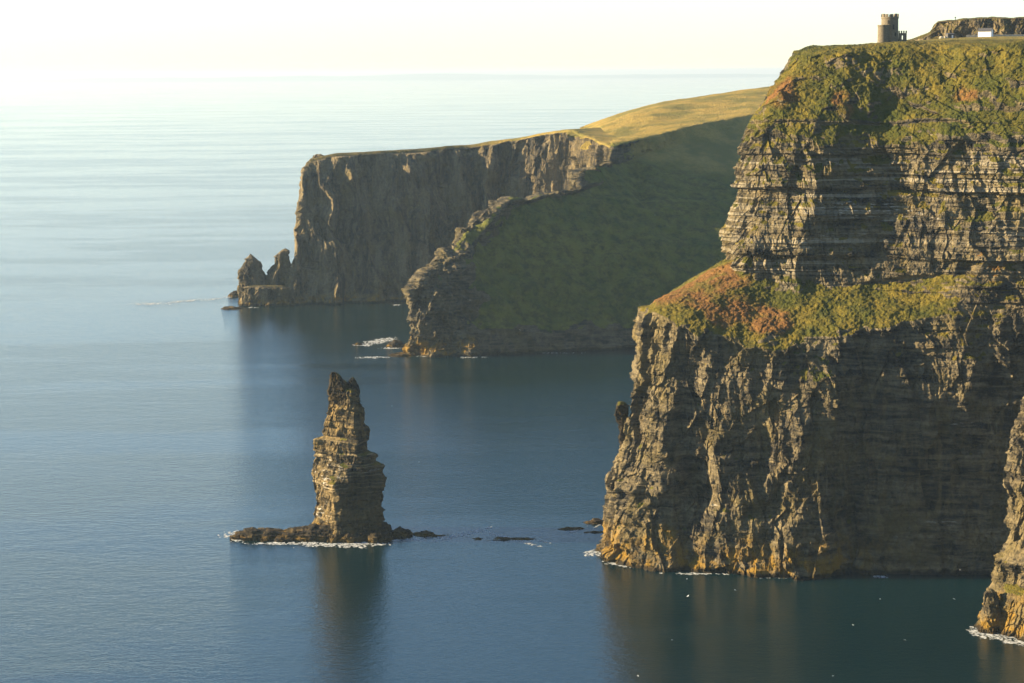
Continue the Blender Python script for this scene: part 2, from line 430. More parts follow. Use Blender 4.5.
# ================================================================== SPUR (middle headland)
def spur():
    bpx = [409, 440, 470, 520, 580, 640, 700, 760, 850]
    base = [G(a, b) for a, b in zip(bpx, [355, 357, 356, 354, 351, 348, 346, 344, 342])]
    bY = np.array([p[1] for p in base])
    def row(px, py, Y): return [P(a, b, c) for a, b, c in zip(px, py, Y)]
    A = lambda *a: bY+np.array(a)
    rows = [[PZ(a, -4, Y) for a, Y in zip(bpx, bY)], base]
    rows.append(row([411, 438, 470, 522, 582, 642, 702, 762, 852], [291, 316, 331, 332, 330, 327, 325, 323, 320], A(7, 9, 9, 9, 9, 9, 9, 9, 9)))
    rows.append(row([434, 455, 480, 528, 586, 645, 705, 765, 855], [262, 276, 285, 290, 290, 288, 286, 284, 280], A(30, 34, 38, 40, 40, 40, 40, 40, 40)))
    rows.append(row([460, 475, 495, 535, 590, 648, 708, 768, 858], [234, 241, 246, 248, 248, 246, 244, 240, 238], A(56, 63, 70, 75, 75, 75, 75, 75, 75)))
    rows.append(row([497, 506, 519, 547, 597, 652, 712, 772, 862], [201, 204, 207, 210, 210, 206, 202, 198, 195], A(95, 100, 105, 110, 114, 122, 132, 142, 155)))
    rows.append(row([538, 542, 550, 570, 607, 656, 715, 775, 865], [198, 199, 199, 198, 195, 189, 183, 178, 173], A(124, 126, 129, 133, 139, 152, 168, 185, 207)))
    rows.append(row([577, 579, 584, 596, 616, 660, 718, 778, 868], [196, 192, 188, 185, 180, 172, 164, 157, 150], A(150, 150, 152, 156, 164, 182, 205, 228, 260)))
    rows.append(row([575, 579, 586, 600, 622, 665, 722, 782, 870], [173, 172, 171, 170, 168, 160, 152, 144, 136], A(168, 168, 169, 172, 182, 205, 232, 258, 294)))
    rows.append(row([606, 608, 611, 618, 634, 676, 727, 785, 872], [167, 166, 165, 163, 158, 146, 136, 127, 117], A(192, 192, 194, 197, 208, 240, 266, 296, 335)))
    rows.append(row([611, 613, 617, 624, 641, 687, 732, 787, 875], [147, 146, 145, 143.5, 138.5, 126.5, 117.5, 107, 94], A(206, 207, 209, 214, 226, 262, 292, 326, 370)))
    rows.append(row([603, 608, 615, 626, 647, 693, 735, 790, 878], [139, 138, 136, 133, 127, 116, 108, 99, 88], A(300, 300, 302, 306, 315, 345, 370, 400, 440)))
    rows.append(row([592, 601, 612, 630, 656, 698, 737, 785, 878], [130, 126, 122, 116, 109.5, 103, 97, 90, 80], A(400, 400, 402, 405, 412, 435, 455, 480, 510)))
    rows.append(row([582, 596, 611, 632, 662, 702, 738, 780, 878], [126.5, 121, 116, 109, 101, 95.5, 90, 84.5, 75], A(520, 520, 520, 520, 520, 520, 520, 520, 520)))
    rows.append(row([582, 596, 611, 632, 662, 702, 738, 780, 878], [132, 128, 124, 117, 109, 103, 98, 92, 83], A(720, 720, 720, 720, 720, 720, 720, 720, 720)))
    ctrl = []
    sil = [409, 409, 411, 434, 460, 500, 538, 577, 575, 606, 611, 603, 592, 582, 582]
    for i, (r, s) in enumerate(zip(rows, sil)):
        if i < 10:
            sp = [(6, 20, .9), (30, 70, .5), (75, 150, -.05)]
        else:
            sp = [(-1, 6, 1.0), (-2, 12, .98), (-3, 20, .96)]
        ctrl.append(back_cols([(r[0], s)], sp) + r)
    ctrl = np.array(ctrl)
    nr = [6, 60, 45, 45, 45, 28, 28, 40, 34, 40, 50, 50, 40, 20]
    nc = [15, 26, 36, 50, 50, 60, 65, 65, 50, 24, 12]
    V = up(ctrl, nr, nc, blur_r=3, blur_c=6)
    X, Y, Z = V[..., 0], V[..., 1], V[..., 2]
    c0 = sum(nc[:3])
    craggy = (1-sstep(2, 24, X-X[:, c0:c0+1]-22*(1-sstep(30, 48, Z))+22*fbm(X/22, Y/22, Z/22, 4, 799)))*(1-sstep(55, 80, Z))
    craggy = np.maximum(craggy, (1-sstep(1, 8, X-X[:, c0:c0+1]+8*fbm(X/12, Y/12, Z/12, 3, 801)))*(1-sstep(118, 130, Z)))
    Vr, wall = rockify(V, seed=71, rib=.5+1.1*craggy, big=.8, strata=.6+.4*craggy, fine=1.2+.6*craggy, grasslump=1.0-.6*sstep(1560, 1600, Y), hz=3.0, joints=.6+1.2*craggy, gully=.12+.88*craggy, groove=.95*(1-sstep(105, 125, X))*(1-sstep(1540, 1580, Y)))
    ru = [(P(430, 320, 1340), 16, 30, 20), (P(600, 148, 1560), 16, 30, 8)]
    gb = .15 - .42*(1-sstep(14, 26, Z)) - .95*craggy*(1-sstep(118, 130, Z)) + .4*sstep(1555, 1590, Y)
    at = rock_attrs(Vr, seed=71, gbias=gb, rust=[], guano=[], glo=.32, ghi=.56, blur=3, algae_h=16)
    at['algae'] *= craggy
    at['sun_gold'] = sstep(1552, 1585, Y)  # hill's sunlit gold put into its grass colour
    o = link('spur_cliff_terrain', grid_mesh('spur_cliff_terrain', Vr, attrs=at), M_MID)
    tag(o, 'shaded grassy spur sloping to a jagged rocky foot below a golden hill', 'headland', kind='structure')
    return Vr
VS = spur()

# ================================================================== FAR CLIFF
def far_cliff():
    bpx = [287, 320, 365, 410, 465, 515, 540, 562, 572, 590, 609]
    base = [G(a, b) for a, b in zip(bpx, [305, 304, 303, 301.5, 299, 297.5, 298, 300, 306, 316, 321])]
    bY = np.array([p[1] for p in base])
    def row(px, py, Y): return [P(a, b, c) for a, b, c in zip(px, py, Y)]
    rimpx = [307, 336, 380, 417, 470, 520, 545, 571, 577, 594, 611]
    rimpy = [159, 153, 151, 149, 144.5, 137, 132.5, 129, 132.5, 138, 147]
    rimY = np.array([1692, 1698, 1706, 1716, 1730, 1722, 1702, 1672, 1650, 1604, 1556])
    rows = [[PZ(a, -4, Y) for a, Y in zip(bpx, bY)], base]
    spx = [288, 291, 298, 301, 303]; spy = [283, 248, 228, 200, 178]
    for px0, py0 in zip(spx, spy):
        t = (305-py0)/(305-159.)
        px = [px0]+[bpx[i]+(rimpx[i]-bpx[i])*t for i in range(1, 11)]
        py = [py0]+[(301-(301-rimpy[i])*t) if i < 8 else bpy2 for i, bpy2 in [(j, [305, 304, 303, 301.5, 299, 297.5, 298, 300, 306, 316, 321][j]*(1-t)+rimpy[j]*t) for j in range(1, 11)]]
        rows.append(row(px, py, bY+(rimY-bY)*(t**1.0)*.93))
    rows.append(row(rimpx, rimpy, rimY))
    # plateau falling gently away inland / behind
    top = rows[-1]
    r1_ = [PZ(a+2, p[2]-1.3, Y+35) for a, p, Y in zip(rimpx, top, rimY)]
    r2_ = [PZ(a+4, p[2]-8.0, Y+110) for a, p, Y in zip(rimpx, top, rimY)]
    r3_ = [PZ(a+10, p[2]-35.0, Y+320) for a, p, Y in zip(rimpx, top, rimY)]
    r1_[7:] = row([588, 598, 608, 618], [128, 132.5, 138, 142], [1700, 1672, 1628, 1592])
    r2_[7:] = row([604, 611, 619, 630], [126, 129.5, 133, 138], [1752, 1712, 1668, 1630])
    r3_[7:] = [p+np.array([20, 60, -25]) for p in r2_[7:]]
    rows += [r1_, r2_, r3_]
    ctrl = []
    sil = [287, 287]+spx+[307, 309, 311, 317]
    for r, s in zip(rows, sil):
        kk = max(0, len(ctrl)-6)
        sp = [(4+14*kk, 20, 1.0), (22+26*kk, 80, .95), (60+40*kk, 300, .8)]
        ctrl.append(back_cols([(r[0], s)], sp) + r)
    ctrl = np.array(ctrl)
    nr = [5, 34, 42, 34, 42, 34, 34, 16, 14, 8]
    nc = [10, 14, 18, 45, 60, 60, 75, 70, 45, 45, 50, 36, 30]
    V = up(ctrl, nr, nc, blur_r=4, blur_c=5)
    ci = np.arange(V.shape[1])[None]; ri = np.arange(V.shape[0])[:, None]
    mk_ = sstep(20, 42, ci)*(1-.85*sstep(sum(nr[:7])+1, sum(nr[:7])+14, ri))
    Vr, wall = rockify(V, scale=1.3, seed=131, rib=2.0, big=.9, strata=.2, fine=.8, grasslump=.5, hz=11.0, joints=.6, facets=.8, mask=mk_)
    gb = -.45+.7*sstep(.55, .8, normals(V)[..., 2])+.55*sstep(118, 130, V[..., 2])*sstep(sum(nc[:9]), sum(nc[:10]), ci)
    at = rock_attrs(Vr, seed=131, gbias=gb, glo=.40, ghi=.66, blur=3, algae_h=8)
    at['sun_gold'] = sstep(-60, 20, V[..., 0])  # same painted sun-gold towards the right end of the rim
    o = link('far_cliff_terrain', grid_mesh('far_cliff_terrain', Vr, attrs=at), M_FAR)
    tag(o, 'distant sheer fluted cliff with flat top running out to a point', 'cliff', kind='structure')
far_cliff()

# ================================================================== RIGHT-EDGE CLIFF
def edge_cliff():
    bpx = [980, 1000, 1024, 1060, 1120, 1220]
    base = [G(a, b) for a, b in zip(bpx, [627, 633, 640, 655, 684, 745])]
    bY = np.array([p[1] for p in base])
    def row(px, py, Y): return [P(a, b, c) for a, b, c in zip(px, py, Y)]
    prof = [(982, 612, 1), (986, 592, 2), (995, 582, 4), (997, 562, 5), (1006, 543, 8), (1008, 515, 9), (1010, 484, 10), (1012, 455, 11), (1014, 432, 12), (1020, 412, 13), (1029, 385, 16), (1040, 330, 20)]
    rows = [[PZ(a, -4, Y) for a, Y in zip(bpx, bY)], base]
    for px0, py0, dy in prof:
        off = np.array([0, 20, 43, 78, 138, 238])
        rows.append(row(px0+off, py0+off*np.array([0, .25, .3, .36, .42, .5])*(.4+.6*(py0-330)/300.), bY+dy))
    top = rows[-1]
    rows.append([PZ(1075+o, r[2]+14, r[1]+45) for o, r in zip([0, 20, 43, 78, 138, 238], top)])
    sil = [980, 980]+[p[0] for p in prof]+[1075]
    ctrl = []
    for r, s in zip(rows, sil):
        ctrl.append(back_cols([(r[0], s)], [(10, 15, 1.0), (70, 40, 1.0)]) + r)
    ctrl = np.array(ctrl)
    nr = [6, 26, 28, 22, 28, 28, 34, 38, 36, 30, 30, 30, 30, 20]
    nc = [30, 40, 60, 60, 40, 30, 20]
    V = up(ctrl, nr, nc, blur_r=6, blur_c=6)
    Vr, wall = rockify(V, scale=.6, seed=211, rib=.9, big=.35, strata=.8, fine=1.0)
    at = rock_attrs(Vr, seed=211, gbias=-.25, glo=.42, ghi=.66, blur=3, algae_h=14)
    o = link('edge_cliff_terrain', grid_mesh('edge_cliff_terrain', Vr, attrs=at), M_ROCK)
    tag(o, 'sunlit cliff foot at the right edge of the view with white surf below', 'cliff', kind='structure')
edge_cliff()

# ================================================================== SCARP BEHIND THE TOWER
def scarp():
    spx = [906, 918, 930, 937, 944, 956, 962, 985, 1024, 1070, 1160]
    tops = [41, 36.5, 32, 21.5, 20.8, 20.4, 18.6, 17.4, 17.2, 17, 17]
    Y0 = 1160.0 - (np.array(spx)-937)*.25
    def row(px, py, Y): return [P(a, b, c) for a, b, c in zip(px, py, Y)]
    foot = row(spx, [46, 45, 43, 41, 40.5, 40, 40, 39.5, 39, 38, 38], Y0)
    mid = row(spx, [(a+39)/2 for a in tops], Y0+3)
    top = row(spx, tops, Y0+6)
    b1 = row([a+1 for a in spx], [a+.3 for a in tops], Y0+40)
    b2 = row([a+2 for a in spx], [a+6 for a in tops], Y0+160)
    ctrl = np.array([foot, mid, top, b1, b2])
    V = up(ctrl, [30, 34, 14, 8], [30, 30, 20, 24, 30, 20, 44, 70, 50, 30], blur_r=2, blur_c=3)
    Vr, wall = rockify(V, scale=.7, seed=301, rib=2.0, big=.5, strata=.5, fine=.9, grasslump=.5, sea=False, facets=1.4, hz=6)
    at = rock_attrs(Vr, seed=301, gbias=.0, glo=.40, ghi=.62, blur=2, algae_h=-50, wet_h=-50)
    at['wet_shade'][:] = 0; at['algae'][:] = 0
    o = link('scarp_terrain', grid_mesh('scarp_terrain', Vr, attrs=at), M_FAR)
    tag(o, 'ribbed rock scarp with level top behind the white cottage', 'rock scarp', kind='structure')
scarp()

# ================================================================== STACKS AND ROCKS
def stack_mesh(name, prof, Y, nr=14, na=420, depth=.85, power=2.6, scale=.5, seed=0, attrs_kw=None, z_under=-3.0, rock_kw=None, twist=0.0, zfloor=None, ctr_shift=0.0, plan=None, plan_up=None):  # plan: outline seen from above
    """closed tower of rock from a left/right profile (px) at image rows, standing at depth Y; returns mesh around world coords"""
    rows = []
    ys = [p[0] for p in prof]
    ztop = None
    th = np.linspace(0, 2*np.pi, na, endpoint=False)
    ct, st = np.cos(th), np.sin(th)
    def outline(pl):
        q = np.array(pl, float)
        pc = q.mean(0); best = np.full(na, 9.0)
        for a_, b_ in zip(q, np.roll(q, -1, 0)):
            e = b_-a_; nn = np.array([e[1], -e[0]]); nn /= np.linalg.norm(nn); dd = np.dot(a_-pc, nn)
            if dd < 0: nn = -nn; dd = -dd
            den = ct*nn[0]+st*nn[1]
            best = np.where(den > 1e-4, np.minimum(best, dd/np.maximum(den, 1e-4)), best)
        ux, uy = pc[0]+best*ct, pc[1]+best*st
        lo, hi = ux.min(), ux.max(); ux = (ux-(lo+hi)/2)*2/(hi-lo)
        return ux, uy
    if plan is None:
        sup = (np.abs(ct)**power+np.abs(st)**power)**(-1./power)
        ux, uy = ct*sup, st*sup
    else:
        ux, uy = outline(plan)
    ux2, uy2 = outline(plan_up) if plan_up else (ux, uy)
    pts = []
    for (py, l, r) in prof:
        a = P(l, py, Y); b2 = P(r, py, Y)
        cx = (a[0]+b2[0])/2; rx = max((b2[0]-a[0])/2, .15); z = (a[2]+b2[2])/2
        pts.append((cx, rx, z))
    # below water
    pts = pts+[(pts[-1][0], pts[-1][1]*1.02, z_under if zfloor is None else zfloor)]
    pts = pts[::-1]
    cx = np.array([p[0] for p in pts]); rx = np.array([p[1] for p in pts]); zz = np.array([p[2] for p in pts])
    rmax = rx.max()
    dense = []
    for i in range(len(pts)-1):
        k = max(2, int(abs(zz[i+1]-zz[i])/ (.30*scale/.5)))
        t = np.arange(k)/k
        dense.append(np.stack([cx[i]+(cx[i+1]-cx[i])*t, rx[i]+(rx[i+1]-rx[i])*t, zz[i]+(zz[i+1]-zz[i])*t], -1))
    dense.append(np.array([[cx[-1], rx[-1], zz[-1]], [cx[-1], rx[-1]*.55, zz[-1]+.2], [cx[-1], .02, zz[-1]+.3]]))
    D = np.concatenate(dense, 0)
    ry = np.minimum(D[:, 1]*depth+.0, rmax*depth)
    V = np.zeros((len(D), na, 3))
    tt = sstep(.28, .78, (D[:, 2:3]-D[0, 2])/(D[-1, 2]-D[0, 2]))
    V[..., 0] = D[:, 0:1]+D[:, 1:2]*(ux[None]*(1-tt)+ux2[None]*tt)
    V[..., 1] = Y+ctr_shift+ry[:, None]*(uy[None]*(1-tt)+uy2[None]*tt)
    V[..., 2] = D[:, 2:3]
    kw = dict(scale=scale, seed=seed, rib=.5, big=.25, strata=.9, fine=.8, closed=True, grasslump=.6)
    kw.update(rock_kw or {})
    n = normals(V, True)
    Vr, wall = rockify(V, **kw)
    akw = dict(seed=seed, glo=.45, ghi=.7, blur=2, algae_h=6, wet_h=2.5)
    akw.update(attrs_kw or {})
    at = rock_attrs(Vr, closed=True, **akw)
    return grid_mesh(name, Vr, closed=True, attrs=at), Vr

# --- the great stack
YS = G(345, 540)[1]
def z6(*rows): return [(350+y/3.254, 220+l/3.254, 220+r/3.254) for y, l, r in rows]
prof = z6((126, 357, 446), (132, 356, 450), (152, 352, 458), (158, 348, 462), (200, 349, 464), (250, 341, 470), (280, 335, 480), (292, 308, 487), (326, 304, 492), (336, 302, 514), (358, 298, 522), (368, 293, 536), (410, 292, 534), (450, 296, 528), (475, 305, 525), (500, 304, 526), (540, 303, 531), (565, 304, 538), (590, 300, 546), (618, 296, 552))
root = empty('sea_stack', G(345, 540))
tag(root, 'tall free-standing sea stack of layered rock rising from a low skerry in open water', 'sea stack')
sp_rust = [(P(354, 395, YS-6), 6, 9, 4)]
sp_gu = [(P(322, 474, YS+2), 11, 22, 8), (P(365, 468, YS-2), 14, 20, 4.5), (P(322, 515, YS+4), 6, 16, 6)]
PLAN = [(-1, .25), (-.30, -1.0), (1, -.62), (.45, .95)]
PLAN_UP = [(-1, .35), (.62, -.95), (1, -.1), (.2, .95)]
me, VV = stack_mesh('spire', prof, YS+12, na=520, depth=.95, plan=PLAN, plan_up=PLAN_UP, scale=.5, seed=401, rock_kw=dict(rib=.8, big=.5, strata=1.8, fine=1.0, joints=1.3, hz=4.0, facets=.7),
                    attrs_kw=dict(rust=sp_rust, guano=sp_gu, gbias=-.14, glo=.40, ghi=.66, algae_h=5))
def adopt(name, me, mat, root):
    o = link(name, me, mat, root)
    me.transform(Matrix.Translation(-Vector(root.location)))
    return o
zz_ = VV[..., 2].reshape(-1)
me.attributes['beds'].data.foreach_set('value', np.ascontiguousarray(sstep(16, 22, zz_)*(1-sstep(36, 42, zz_)), dtype=f4))
me.attributes['wet_shade'].data.foreach_set('value', np.ascontiguousarray(np.maximum(.55*(1-sstep(26, 38, zz_))*sstep(-4, 4, VV[..., 0].reshape(-1)-P(338, 470, YS)[0]), 1-sstep(1, 3, zz_)), dtype=f4))  # lower right side's shade put into the rock colour, plus wet waterline
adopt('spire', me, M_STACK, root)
for q, (pr, dy, sd) in enumerate((
        (z6((72, 359, 380), (78, 358, 388), (90, 357, 398), (104, 356, 402), (124, 355, 412), (145, 354, 420), (170, 354, 424)), -1.5, 421),
        (z6((90, 428, 436), (97, 421, 441), (108, 414, 445), (124, 408, 448), (145, 400, 452), (170, 395, 455)), .5, 422),
        (z6((98, 400, 406), (104, 396, 412), (124, 390, 420), (170, 388, 424)), 1.5, 423))):
    me, VV = stack_mesh('pinnacle', pr, YS+12+dy, na=130, depth=.9, plan=PLAN_UP, scale=.28, seed=sd, zfloor=P(340, 408, YS)[2], rock_kw=dict(rib=.8, big=.4, strata=1.0, joints=1.4, hz=4.0, sea=False), attrs_kw=dict(algae_h=-9, wet_h=-9))
    adopt('pinnacle', me, M_STACK, root)
def ledge_mesh(name, prof_pts, half_depth, Yc, seed, hgt, na=340, nr=16, scale=.6):
    """low skerry: outline in plan given by centre line px range and height profile"""
    xs = np.array([p[0] for p in prof_pts]); hs = np.array([p[1] for p in prof_pts]); ds = np.array([p[2] for p in prof_pts])
    u = np.linspace(0, 1, na); X = np.interp(u, np.linspace(0, 1, len(xs)), xs)
    Hh = np.interp(X, xs, hs); Dd = np.interp(X, xs, ds)*half_depth
    Hh = Hh*(1+.75*fbm(X/7, 0*X, 0*X+seed, 4, seed)); Dl = Dd*(1+.6*fbm(X/8, 0*X+9, 0*X+seed, 4, seed+1)); Dd = Dd*(1+.6*fbm(X/8, 0*X+5, 0*X+seed, 4, seed+2))
    v = np.linspace(0, 1, 60)
    sect_y = np.cos(np.pi*(1-v))           # -1 .. 1
    sect_z = np.sin(np.pi*v)**.45
    V = np.zeros((na, 60, 3))
    V[..., 0] = X[:, None]
    V[..., 1] = Yc+np.where(sect_y[None] < 0, Dl[:, None], Dd[:, None])*sect_y[None]
    V[..., 2] = -1.2+(Hh[:, None]+1.2)*sect_z[None]
    zq = np.floor(V[..., 2]/1.05+.4*pn(V[..., 0]/6, V[..., 1]/6, 0*V[..., 0], seed+3))*1.05
    V[..., 2] = np.where(V[..., 2] > 0, .3*V[..., 2]+.7*zq, V[..., 2])
    V = V[:, ::-1]
    V = V[::-1]
    Vt = np.swapaxes(V, 0, 1)
    n = normals(Vt)
    if n[30, na//2, 2] < 0: Vt = Vt[:, ::-1]
    Vr, wall = rockify(Vt, scale=scale, seed=seed, rib=.3, big=.5, strata=.9, fine=1.3, grasslump=1.1, gully=.75, facets=1.0, sea=False)
    at = rock_attrs(Vr, seed=seed, gbias=-1.5, algae_h=2.2, wet_h=1.6)
    at['wet_shade'] = np.maximum(at['wet_shade']*.8, .55*np.ones_like(at['wet_shade'])*(pn(Vr[..., 0]/5, Vr[..., 1]/5, Vr[..., 2]/2, 9) > -.15))
    return grid_mesh(name, Vr, attrs=at)
gx = lambda px, Y: P(px, 540, Y)[0]
me = ledge_mesh('skerry', [(gx(229, YS), .2, .15), (gx(233, YS), 1.9, .5), (gx(250, YS), 3.0, .7), (gx(262, YS), 2.7, .75), (gx(275, YS), 2.4, .7), (gx(300, YS), 3.4, .85), (gx(318, YS), 4.6, 1.0), (gx(350, YS), 5.0, 1.1), (gx(380, YS), 4.5, 1.1), (gx(389, YS), 2.6, .8), (gx(391, YS), .2, .5)], 11, YS+7, 433, 5)
adopt('skerry', me, M_SKERRY, root)

# --- low rocks in the water (each one its own thing)
def low_rock(px0, px1, py, h, label, group=None, depth=3.0, seed=1, name='low_rock'):
    c = G((px0+px1)/2, py)
    x0 = G(px0, py)[0]; x1 = G(px1, py)[0]; w = (x1-x0)
    pts = [(x0, .1, .2), (x0+w*.12, h*.6, .7), (x0+w*.35, h, 1), (x0+w*.6, h*.75, .9), (x0+w*.85, h*.55, .7), (x1, .1, .2)]
    me = ledge_mesh(name, pts, depth, c[1], seed, h, na=90, scale=.3)
    o = link(name, me, M_SKERRY)
    me.transform(Matrix.Translation(-Vector(c))); o.location = c
    tag(o, label, 'rock', group)
    return o
low_rock(391, 413, 535, 3.4, 'blocky dark rock just off the right foot of the tall sea stack', depth=4, seed=501)
low_rock(412, 450, 534.5, 1.3, 'flat dark reef trailing right from the blocky rock by the stack', depth=5, seed=502)
low_rock(466, 538, 539, .55, 'thin line of half-sunk rock between the stack and the big cliff', depth=3, seed=503)
low_rock(558, 585, 529, .7, 'thin outer reef reaching left from the big cliff foot', depth=2.5, seed=504)
low_rock(583, 612, 522.5, 1.5, 'low dark rocks beside the left foot of the big cliff', depth=4, seed=505)
low_rock(584, 606, 532.5, .6, 'short sunken ledge in front of the low rocks by the big cliff', depth=2, seed=506)
low_rock(386, 408, 346, 4.0, 'surf-washed rock beside the jagged foot of the grassy spur', depth=9, seed=507)
low_rock(352, 366, 344.5, 1.2, 'tiny outermost rock off the foot of the grassy spur', depth=4, seed=508)
low_rock(388, 420, 355.5, 1.8, 'flat dark ledge in the water under the spur crag', depth=8, seed=509)
low_rock(221, 246, 308.5, 1.6, 'flat reef in the water left of the far pinnacles', depth=8, seed=510)
low_rock(229, 243, 296, 4.5, 'small dark rock behind the far pointed stack', depth=10, seed=511)

# --- far pinnacles
YF = G(262, 306)[1]
def z7(*rows): return [(230+y/7.59, 210+l/7.59, 210+r/7.59) for y, l, r in rows]
def far_stack(prof, Y, label, seed, name='sea_stack', depth=.8, kw=None):
    me, VV = stack_mesh('stack', prof, Y, na=200, depth=depth, power=2.4, scale=.65, seed=seed, rock_kw=kw or dict(rib=1.0, big=.4, strata=.8, joints=1.3), attrs_kw=dict(gbias=-.3))
    c = G((prof[-1][1]+prof[-1][2])/2, prof[-1][0])
    o = link(name, me, M_FAR); me.transform(Matrix.Translation(-Vector(c))); o.location = c
    tag(o, label, 'sea stack')
far_stack(z7((183, 304, 310), (200, 290, 330), (215, 270, 345), (240, 262, 372), (300, 228, 395), (350, 222, 425), (420, 222, 440), (500, 225, 445), (540, 225, 445)), YF+22, 'pointed dark sea stack at the tip of the distant cliff', 601)
far_stack(z7((140, 565, 580), (150, 545, 590), (205, 480, 600), (260, 470, 605), (320, 440, 610), (400, 425, 610), (500, 420, 610), (540, 420, 610)), YF+22, 'jagged rock pinnacle in the notch against the distant cliff', 602, depth=.6)
far_stack(z7((425, 300, 560), (435, 250, 590), (470, 240, 600), (520, 238, 605), (560, 235, 605), (585, 230, 605)), YF+4, 'flat-topped rock block under the distant pinnacles', 603, depth=.25, kw=dict(rib=.5, big=.3, strata=.8))

pb = [(589, 988, 993), (592, 986, 995), (598, 985, 997), (606, 984, 998), (615, 982, 999), (623, 980, 1000), (629, 978, 1001)]
yb = G(990, 629)[1]
me, VV = stack_mesh('boulder', pb, yb-2, na=150, depth=.9, power=2.6, scale=.22, seed=631, rock_kw=dict(rib=.5, big=.3, strata=.9), attrs_kw=dict(algae_h=9, gbias=-1))
c = G(990, 629); o = link('boulder', me, M_ROCK); me.transform(Matrix.Translation(-Vector(c))); o.location = c
tag(o, 'dark rounded boulder in the surf against the sunlit cliff foot at the right', 'boulder')
# --- rock finger on the left edge of the big cliff
pf = [(402, 618, 625), (405, 616, 628), (414, 616, 629), (421, 618, 628.5), (428, 620, 628), (438, 620, 630), (450, 621, 634), (470, 622, 640)]
yfp = 781
me, VV = stack_mesh('rock_finger', pf, yfp, na=150, depth=.9, power=2.6, scale=.25, seed=611, zfloor=P(620, 485, yfp)[2], rock_kw=dict(rib=.6, big=.3, strata=.9, sea=False), attrs_kw=dict(algae_h=-9, wet_h=-9))
o = link('rock_finger', me, M_ROCK); c = P(626, 470, yfp); me.transform(Matrix.Translation(-Vector(c))); o.location = c
tag(o, 'small knobbly rock finger standing off the left edge of the big cliff', 'rock pinnacle')

# ================================================================== SEA
def sea():
    L = 130000.0
    bm = bmesh.new()
    vs = [bm.verts.new(p) for p in ((-L, -3000, 0), (L, -3000, 0), (L, L, 0), (-L, L, 0))]
    bm.faces.new(vs)
    me = bpy.data.meshes.new('sea'); bm.to_mesh(me); bm.free()
    m, nt = newmat('sea_water'); b = NB(nt)
    bs = b.n('ShaderNodeBsdfPrincipled')
    # wind streaks and slicks: large soft bands lying across the view
    big = b.noise(b.pos(.0012, .0045, 1, .12), 1.0, 4, .55, .6)
    med = b.noise(b.pos(.006, .02, 1, -.1), 1.0, 4, .6, .4)
    slick = b.ramp(b.math('ADD', b.math('MULTIPLY', big, .6), b.math('MULTIPLY', med, .4)), .40, .60)
    w1 = b.noise(b.pos(.055, .10, 1, .25), 1.0, 3, .55)          # swell
    w2 = b.noise(b.pos(.22, .38, 1, -.2), 1.0, 4, .6)            # chop
    w3 = b.noise(b.pos(.9, 1.3, 1, .1), 1.0, 3, .6)              # ripples
    h = b.math('ADD', b.math('MULTIPLY', w1, .7), b.math('MULTIPLY', w2, .85))
    h = b.math('ADD', h, b.math('MULTIPLY', w3, .55))
    bp = b.n('ShaderNodeBump'); bp.inputs['Distance'].default_value = .32
    nt.links.new(b.ramp(slick, 0, 1, .6, 1.0), bp.inputs['Strength'])
    nt.links.new(h, bp.inputs['Height']); nt.links.new(bp.outputs[0], bs.inputs['Normal'])
    nt.links.new(b.mix(slick, col(.001, .014, .0185), col(.002, .019, .025)), bs.inputs['Base Color'])
    nt.links.new(b.ramp(slick, 0, 1, .04, .09), bs.inputs['Roughness'])
    bs.inputs['IOR'].default_value = 1.65
    o = b.n('ShaderNodeOutputMaterial'); nt.links.new(bs.outputs[0], o.inputs[0])
    ob = link('sea', me, m); tag(ob, 'calm blue sea with soft wind streaks reaching the horizon', 'sea', kind='structure')
sea()

